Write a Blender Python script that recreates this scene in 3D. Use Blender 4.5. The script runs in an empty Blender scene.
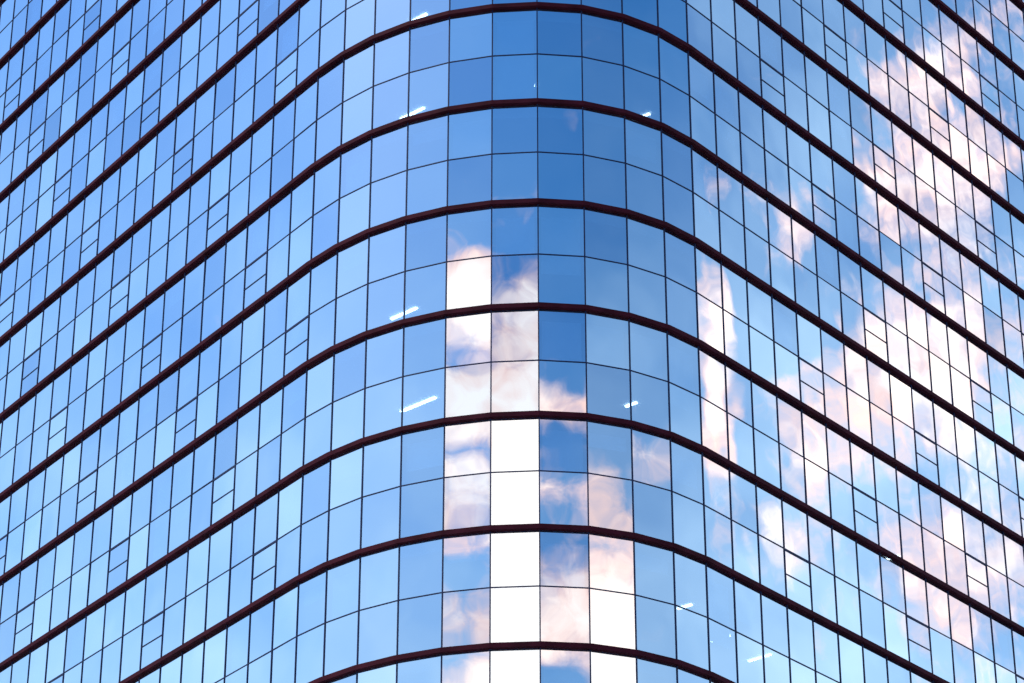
import bpy, math, random
from mathutils import Vector
random.seed(7)
sc=bpy.context.scene
R=math.radians
# ------------------------------------------------------------ node helper
def newmat(name):
    m=bpy.data.materials.new(name); m.use_nodes=True
    nt=m.node_tree; nt.nodes.clear()
    return m,nt
def N(nt,t,**k):
    n=nt.nodes.new(t)
    for a,b in k.items(): setattr(n,a,b)
    return n
def M(nt,op,a,b=None,c=None,clamp=False):
    n=nt.nodes.new('ShaderNodeMath'); n.operation=op; n.use_clamp=clamp
    for i,v in enumerate((a,b,c)):
        if v is None: continue
        if isinstance(v,(int,float)): n.inputs[i].default_value=v
        else: nt.links.new(v,n.inputs[i])
    return n.outputs[0]
def simple(name,col,rough=0.6,metal=0.0,nscale=2.0,var=0.15,spec=0.5):
    m,nt=newmat(name)
    o=N(nt,'ShaderNodeOutputMaterial'); p=N(nt,'ShaderNodeBsdfPrincipled')
    p.inputs['Roughness'].default_value=rough; p.inputs['Metallic'].default_value=metal
    p.inputs['Specular IOR Level'].default_value=spec
    tc=N(nt,'ShaderNodeTexCoord'); nz=N(nt,'ShaderNodeTexNoise')
    nz.inputs['Scale'].default_value=nscale; nz.inputs['Detail'].default_value=2
    nt.links.new(tc.outputs['Object'],nz.inputs['Vector'])
    r=N(nt,'ShaderNodeValToRGB')
    r.color_ramp.elements[0].position=0.3; r.color_ramp.elements[1].position=0.7
    r.color_ramp.elements[0].color=[c*(1-var) for c in col]+[1]
    r.color_ramp.elements[1].color=[min(1,c*(1+var)) for c in col]+[1]
    nt.links.new(nz.outputs['Fac'],r.inputs['Fac'])
    nt.links.new(r.outputs['Color'],p.inputs['Base Color'])
    nt.links.new(p.outputs[0],o.inputs[0])
    return m
def matte(name,col):
    m,nt=newmat(name); o=N(nt,'ShaderNodeOutputMaterial'); d=N(nt,'ShaderNodeBsdfDiffuse')
    d.inputs['Color'].default_value=list(col)+[1]; nt.links.new(d.outputs[0],o.inputs[0]); return m
# ------------------------------------------------------------ materials
def glass_mat():
    m,nt=newmat('coated_blue_glass')
    o=N(nt,'ShaderNodeOutputMaterial'); mix=N(nt,'ShaderNodeMixShader')
    g=N(nt,'ShaderNodeBsdfGlossy'); g.inputs['Roughness'].default_value=0.0
    t=N(nt,'ShaderNodeBsdfTransparent'); t.inputs['Color'].default_value=(0.36,0.60,0.82,1)
    lw=N(nt,'ShaderNodeLayerWeight'); lw.inputs['Blend'].default_value=0.5
    at=N(nt,'ShaderNodeAttribute',attribute_name='rnd')
    f=M(nt,'MULTIPLY_ADD',lw.outputs['Facing'],0.38,0.57)
    f2=M(nt,'MULTIPLY_ADD',at.outputs['Fac'],0.13,f,clamp=True)
    rp=N(nt,'ShaderNodeValToRGB')
    rp.color_ramp.elements[0].color=(0.55,0.78,0.98,1)
    rp.color_ramp.elements[1].color=(0.72,0.91,1.0,1)
    nt.links.new(at.outputs['Fac'],rp.inputs['Fac'])
    nt.links.new(rp.outputs['Color'],g.inputs['Color'])
    tc=N(nt,'ShaderNodeTexCoord'); nz=N(nt,'ShaderNodeTexNoise')
    nz.inputs['Scale'].default_value=0.9; nz.inputs['Detail'].default_value=0
    nt.links.new(tc.outputs['Object'],nz.inputs['Vector'])
    b=N(nt,'ShaderNodeBump'); b.inputs['Strength'].default_value=1.0; b.inputs['Distance'].default_value=0.0025
    nt.links.new(nz.outputs['Fac'],b.inputs['Height'])
    nt.links.new(b.outputs[0],g.inputs['Normal'])
    nt.links.new(f2,mix.inputs[0]); nt.links.new(t.outputs[0],mix.inputs[1]); nt.links.new(g.outputs[0],mix.inputs[2])
    nt.links.new(mix.outputs[0],o.inputs[0])
    return m
GL=glass_mat()
FIN=simple('maroon_painted_aluminium',(0.046,0.006,0.014),0.7,0.0,1.5,0.3,0.06)
MUL=simple('dark_anodised_mullion',(0.012,0.020,0.07),0.6,0.0,1.5,0.2,0.2)
SLAB=matte('ceiling_plaster',(0.50,0.51,0.53))
CORE=matte('core_wall',(0.30,0.33,0.38))
BLIND=matte('roller_blind_fabric',(0.76,0.78,0.80))
CONC=simple('roof_concrete',(0.35,0.34,0.33),0.9,0,0.8,0.15)
ASPH=simple('asphalt',(0.05,0.05,0.052),0.9,0,1.2,0.2)
PAVE=simple('paving',(0.3,0.29,0.28),0.85,0,1.0,0.15)
GRND=simple('ground_mat',(0.16,0.17,0.14),0.95,0,0.05,0.25)
WHITE=simple('white_paint',(0.8,0.8,0.8),0.6,0,2,0.05)
def emis():
    m,nt=newmat('lamp_tube'); o=N(nt,'ShaderNodeOutputMaterial'); e=N(nt,'ShaderNodeEmission')
    e.inputs['Color'].default_value=(1,0.86,0.72,1); e.inputs['Strength'].default_value=13
    nt.links.new(e.outputs[0],o.inputs[0]); return m
LAMP=emis()
# ------------------------------------------------------------ mesh helper
class MB:
    def __init__(s): s.v=[]; s.f=[]; s.a=[]
    def quad(s,p,a=0.0):
        i=len(s.v); s.v+=[tuple(q) for q in p]; s.f.append((i,i+1,i+2,i+3)); s.a.append(a)
    def hexa(s,b,t):
        i=len(s.v); s.v+=[tuple(q) for q in b]+[tuple(q) for q in t]
        s.f+=[(i+3,i+2,i+1,i),(i+4,i+5,i+6,i+7)]
        for k in range(4):
            j=(k+1)%4; s.f.append((i+k,i+j,i+4+j,i+4+k))
        s.a+=[0]*6
    def make(s,name,mat,parent=None,attr=False):
        me=bpy.data.meshes.new(name); me.from_pydata(s.v,[],s.f); me.update()
        if attr:
            A=me.attributes.new('rnd','FLOAT','FACE')
            A.data.foreach_set('value',s.a)
        me.materials.append(mat)
        ob=bpy.data.objects.new(name,me); sc.collection.objects.link(ob)
        if parent: ob.parent=parent
        return ob
def empty(name):
    e=bpy.data.objects.new(name,None); sc.collection.objects.link(e); return e
# ------------------------------------------------------------ tower plan
W=1.573; FH=4.0; Z0=0.74; NF=26
AL=54.6; AR=50.9
A=Vector((0.88,80.7))
Lp=[A.copy()]
for a in (5,15,25,34,43,50)+(AL,)*30:
    Lp.append(Lp[-1]+Vector((-math.cos(R(a)),math.sin(R(a))))*W)
Rp=[A.copy()]
for a in (6.5,21,33,44.5)+(AR,)*32:
    Rp.append(Rp[-1]+Vector((math.cos(R(a)),math.sin(R(a))))*W)
PL=Lp[-1]; PR=Rp[-1]
B=PL+(PR-A)*0.98
loop=list(reversed(Lp))+Rp[1:]
def sub(p,q):
    n=round((q-p).length/W); return [p+(q-p)*(i/n) for i in range(1,n+1)]
loop+=sub(PR,B); loop+=sub(B,PL)[:-1]
n=len(loop); iA=len(Lp)-1
def segn(i):
    d=(loop[(i+1)%n]-loop[i%n]).normalized(); return Vector((d.y,-d.x))
mit=[]
for i in range(n):
    a=segn(i-1); b=segn(i); m=(a+b); m=m/(m.dot(b)); mit.append(m)
def off(i,o): return loop[i%n]+mit[i%n]*o
def ring(mb,o0,o1,z0,z1):
    for i in range(n):
        a,b,c,d=[off(i,o0),off(i,o1),off(i+1,o1),off(i+1,o0)]
        mb.quad([(b.x,b.y,z0),(c.x,c.y,z0),(c.x,c.y,z1),(b.x,b.y,z1)])
        mb.quad([(a.x,a.y,z0),(d.x,d.y,z0),(c.x,c.y,z0),(b.x,b.y,z0)])
        mb.quad([(b.x,b.y,z1),(c.x,c.y,z1),(d.x,d.y,z1),(a.x,a.y,z1)])
        mb.quad([(d.x,d.y,z0),(a.x,a.y,z0),(a.x,a.y,z1),(d.x,d.y,z1)])
T=empty('glass_office_tower')
ZT=Z0+FH*NF
panes=MB(); fins=MB(); mul=MB(); slab=MB(); blind=MB(); opn=MB()
for k in range(0,NF+1):
    z=Z0+FH*k
    ring(fins,-0.03,0.165,z-0.08,z+0.08)
    if k<NF: ring(mul,-0.03,0.02,z+FH*0.5-0.017,z+FH*0.5+0.017)
    o=-0.25
    pts=[off(i,o) for i in range(n)]
    i0=len(slab.v)
    slab.v+=[(p.x,p.y,z-0.45) for p in pts]+[(p.x,p.y,z+0.02) for p in pts]
    slab.f.append(tuple(i0+j for j in reversed(range(n)))); slab.f.append(tuple(i0+n+j for j in range(n)))
    for j in range(n): slab.f.append((i0+j,i0+(j+1)%n,i0+n+(j+1)%n,i0+n+j))
for i in range(n):
    nn=mit[i].normalized(); t=Vector((-nn.y,nn.x)); p=loop[i]; h=0.021
    a=p-t*h-nn*0.05; b=p-t*h+nn*0.027; c=p+t*h+nn*0.027; d=p+t*h-nn*0.05
    q=[a,d,c,b]
    mul.hexa([(u.x,u.y,0.1) for u in q],[(u.x,u.y,ZT) for u in q])
def lerp(a,b,t): return a+(b-a)*t
for i in range(n):
    p=loop[i]; q=loop[(i+1)%n]; nn=segn(i)
    corner = abs(i-iA)<=6
    sg=R(0.03) if corner else R(0.13)
    for k in range(-1,NF):
        for h in (0,1):
            z0=Z0+FH*k+FH*0.5*h; z1=z0+FH*0.5
            z0=max(z0,0.05)
            if z1<=z0+0.1: continue
            w=(q-p).length/2; hh=(z1-z0)/2
            tx=random.gauss(0,sg); tz=random.gauss(0,sg)
            def P(s,zz,sx,sz):
                u=lerp(p,q,s)+nn*(tx*sx*w+tz*sz*hh); return (u.x,u.y,zz)
            panes.quad([P(0.003,z0+.002,-1,-1),P(0.997,z0+.002,1,-1),P(0.997,z1-.002,1,1),P(0.003,z1-.002,-1,1)],random.gauss(0.5,0.3))
        r=random.random()
        if r<0.45 and k>=0:
            zt=Z0+FH*(k+1)-0.46; L=random.choice([0.5,1.0,1.45,1.5,2.2,3.3])
            a=lerp(p,q,0.08)-nn*0.16; b=lerp(p,q,0.92)-nn*0.16
            blind.quad([(a.x,a.y,zt-L),(b.x,b.y,zt-L),(b.x,b.y,zt),(a.x,a.y,zt)])
        if (not corner) and (i-iA+ (2*k))%5==0 and k>=0:
            zm=Z0+FH*k+FH*0.5; za=zm-0.95
            def bar(s0,s1,zz0,zz1):
                a=lerp(p,q,s0)-nn*0.02; b=lerp(p,q,s1)-nn*0.02; c=lerp(p,q,s1)+nn*0.02; d=lerp(p,q,s0)+nn*0.02
                opn.hexa([(u.x,u.y,zz0) for u in (d,c,b,a)],[(u.x,u.y,zz1) for u in (d,c,b,a)])
            bar(0.02,0.98,zm-0.06,zm-0.02); bar(0.02,0.98,za,za+0.035)
panes.make('glass_panes',GL,T,True); fins.make('floor_fins',FIN,T); mul.make('mullions',MUL,T)
slab.make('floor_slabs',SLAB,T); blind.make('roller_blinds',BLIND,T); opn.make('opening_vents',MUL,T)
cx=(A+PR+PL+B)/4
core=MB(); cp=[cx+(v-cx)*0.72 for v in (A,PR,B,PL)]
core.hexa([(u.x,u.y,0.05) for u in cp],[(u.x,u.y,ZT+4) for u in cp]); core.make('service_core',CORE,T)
par=MB(); ring(par,-0.3,0.1,ZT+0.085,ZT+1.4); par.make('roof_parapet',FIN,T)
lamps=MB()
def lamp(x,y,k,ang,L=1.3,w=0.12):
    z=Z0+FH*k-0.47; d=Vector((math.cos(ang),math.sin(ang)))*L/2; s=Vector((-d.y,d.x)).normalized()*w/2
    c=Vector((x,y)); q=[c-d-s,c+d-s,c+d+s,c-d+s]
    lamps.hexa([(u.x,u.y,z-0.05) for u in q],[(u.x,u.y,z) for u in q])
for x,y,k,L in ((0.3,85.5,14,1.3),(-3.7,87,14,1.2),(-3.5,86.6,15,.8),(-3.9,87.8,12,1.3),(-3.3,87.1,11,1.7),(4.9,87.2,14,.6),
              (4.2,87.1,11,.5),(5.8,86.2,9,.6),(7.2,89.1,9,.8),(8.7,91,9,1.0),(15,101,11,1.0)):
    lamp(x,y,k,R(-42),L)
lamps.make('ceiling_lamps',LAMP,T)
# ------------------------------------------------------------ ground
def sheet(name,x0,x1,y0,y1,z,mat,parent=None):
    m=MB(); m.quad([(x0,y0,z),(x1,y0,z),(x1,y1,z),(x0,y1,z)]); return m.make(name,mat,parent)
sheet('ground',-3000,3000,-3000,3000,0.0,GRND)
sheet('plaza_paving',-90,90,12,170,0.03,PAVE)
sheet('street',-400,400,-6,6,0.008,ASPH)
mk=MB()
for i in range(-40,40): mk.quad([(i*6,-0.07,0.013),(i*6+3,-0.07,0.013),(i*6+3,0.07,0.013),(i*6,0.07,0.013)])
mk.make('road_markings',WHITE)
# ------------------------------------------------------------ world
w=bpy.data.worlds.new("World"); sc.world=w; w.use_nodes=True
nt=w.node_tree; nt.nodes.clear()
out=N(nt,'ShaderNodeOutputWorld'); bg=N(nt,'ShaderNodeBackground'); bg.inputs['Strength'].default_value=0.14
nt.links.new(bg.outputs[0],out.inputs[0])
sky=N(nt,'ShaderNodeTexSky',sky_type='NISHITA'); sky.sun_disc=False
SE,SA=58,262
sky.sun_elevation=R(SE); sky.sun_rotation=R(SA)
hs=N(nt,'ShaderNodeHueSaturation'); hs.inputs['Saturation'].default_value=1.48; hs.inputs['Value'].default_value=1.42
nt.links.new(sky.outputs[0],hs.inputs['Color'])
tc=N(nt,'ShaderNodeTexCoord'); sp=N(nt,'ShaderNodeSeparateXYZ')
nt.links.new(tc.outputs['Generated'],sp.inputs[0])
x,y,z=sp.outputs
az=M(nt,'MULTIPLY',M(nt,'ARCTAN2',x,y),57.29578)
u=M(nt,'WRAP',az,360.0,0.0)
el=M(nt,'MULTIPLY',M(nt,'ARCSINE',z),57.29578)
cv=N(nt,'ShaderNodeCombineXYZ'); nt.links.new(u,cv.inputs[0]); nt.links.new(el,cv.inputs[1])
nz=N(nt,'ShaderNodeTexNoise'); nz.inputs['Scale'].default_value=0.6; nz.inputs['Detail'].default_value=5
nz.inputs['Roughness'].default_value=0.58; nz.inputs['Distortion'].default_value=0.0
nt.links.new(cv.outputs[0],nz.inputs['Vector'])
blobs=[(190,22.0,8,7.6,2.0),(210,28.2,7,1.5,1.2),(210,26.2,7,1.3,1.1),(210,24.0,7,1.4,1.1),(210,21.8,7,.7,.5),(210,19.8,7,1.2,1),
 (167,26.0,7,.6,.7),(167,24.4,7,.8,.6),(167,21.6,7,1.3,1),(138,18.5,8,6.4,2.2),(114,25.0,8,.7,.6),
 (68.0,30.4,1.6,3.2,.72),(68.9,26.2,2.8,2.3,1.0),(67.9,22.3,2.2,2.4,.62),(71.3,24.6,1.5,2.2,.6),(73.4,26.3,.5,3.4,1.0),(66.0,33.8,1.5,1.5,.5),(71.5,29.6,.9,.9,.6)]
acc=None
for (bu,be,ru,re,wt) in blobs:
    vm=N(nt,'ShaderNodeVectorMath',operation='MULTIPLY_ADD')
    nt.links.new(cv.outputs[0],vm.inputs[0]); vm.inputs[1].default_value=(1/ru,1/re,0); vm.inputs[2].default_value=(-bu/ru,-be/re,0)
    ln=N(nt,'ShaderNodeVectorMath',operation='LENGTH'); nt.links.new(vm.outputs[0],ln.inputs[0])
    v=M(nt,'MULTIPLY_ADD',ln.outputs['Value'],-wt,wt)
    acc=v if acc is None else M(nt,'MAXIMUM',acc,v)
acc=M(nt,'MAXIMUM',acc,-0.6)
dens=M(nt,'MULTIPLY_ADD',M(nt,'SUBTRACT',nz.outputs['Fac'],0.5),2.7,acc)
mr=N(nt,'ShaderNodeMapRange',interpolation_type='SMOOTHSTEP')
mr.inputs['From Min'].default_value=-0.15; mr.inputs['From Max'].default_value=0.8
nt.links.new(dens,mr.inputs['Value'])
# haze veil, thicker low in the sky and toward the east / west
hz=N(nt,'ShaderNodeMapRange',interpolation_type='SMOOTHSTEP')
hz.inputs['From Min'].default_value=36; hz.inputs['From Max'].default_value=15
hz.inputs['To Min'].default_value=0.05; hz.inputs['To Max'].default_value=0.62
nt.links.new(el,hz.inputs['Value'])
side=N(nt,'ShaderNodeMapRange',interpolation_type='SMOOTHSTEP')
side.inputs['From Min'].default_value=0.0; side.inputs['From Max'].default_value=0.9
side.inputs['To Min'].default_value=0.35; side.inputs['To Max'].default_value=1.0
nt.links.new(M(nt,'ABSOLUTE',x),side.inputs['Value'])
east=N(nt,'ShaderNodeMapRange',interpolation_type='SMOOTHSTEP')
east.inputs['From Min'].default_value=88; east.inputs['From Max'].default_value=76
east.inputs['To Min'].default_value=0.0; east.inputs['To Max'].default_value=0.2
nt.links.new(u,east.inputs['Value'])
veil=M(nt,'MULTIPLY_ADD',hz.outputs[0],side.outputs[0],east.outputs[0])
# thin high cloud gives slow variation in the haze
wv=N(nt,'ShaderNodeTexNoise'); wv.inputs['Scale'].default_value=0.25; wv.inputs['Detail'].default_value=3
nt.links.new(cv.outputs[0],wv.inputs['Vector'])
veil=M(nt,'MULTIPLY',veil,M(nt,'MULTIPLY_ADD',wv.outputs['Fac'],2.6,-0.2),clamp=True)
mv=N(nt,'ShaderNodeMix',data_type='RGBA'); mv.inputs[7].default_value=(7.6,8.9,10.6,1)
nt.links.new(veil,mv.inputs[0]); nt.links.new(hs.outputs[0],mv.inputs[6])
cr=N(nt,'ShaderNodeValToRGB')
cr.color_ramp.elements[0].position=0.10; cr.color_ramp.elements[0].color=(0.92,0.51,0.42,1)
cr.color_ramp.elements[1].position=0.62; cr.color_ramp.elements[1].color=(1.05,0.79,0.68,1)
sc2=N(nt,'ShaderNodeSeparateColor'); nt.links.new(nz.outputs['Color'],sc2.inputs[0])
cf=M(nt,'MULTIPLY_ADD',dens,0.5,M(nt,'MULTIPLY',M(nt,'SUBTRACT',sc2.outputs[1],0.5),1.5))
nt.links.new(cf,cr.inputs['Fac'])
cs=N(nt,'ShaderNodeVectorMath',operation='SCALE'); cs.inputs['Scale'].default_value=17.5
nt.links.new(cr.outputs['Color'],cs.inputs[0])
mx=N(nt,'ShaderNodeMix',data_type='RGBA')
nt.links.new(mr.outputs[0],mx.inputs[0]); nt.links.new(mv.outputs[2],mx.inputs[6]); nt.links.new(cs.outputs[0],mx.inputs[7])
nt.links.new(mx.outputs[2],bg.inputs['Color'])
# ------------------------------------------------------------ sun
sl=bpy.data.lights.new('sun','SUN'); sl.energy=3.0; sl.angle=R(0.5); sl.color=(1,0.94,0.85)
so=bpy.data.objects.new('sun',sl); sc.collection.objects.link(so)
sd=Vector((math.sin(R(SA))*math.cos(R(SE)),math.cos(R(SA))*math.cos(R(SE)),math.sin(R(SE))))
so.rotation_euler=sd.to_track_quat('Z','Y').to_euler(); so.location=(0,0,150)
# ------------------------------------------------------------ camera
cd=bpy.data.cameras.new('camera'); co=bpy.data.objects.new('camera',cd); sc.collection.objects.link(co)
cd.sensor_width=36; cd.lens=2753/1024*36; cd.clip_end=6000
co.location=(0,0,1.6); co.rotation_euler=(R(90+27.4),0,0)
sc.camera=co
sc.view_settings.view_transform='Standard'; sc.view_settings.look='None'; sc.view_settings.exposure=0
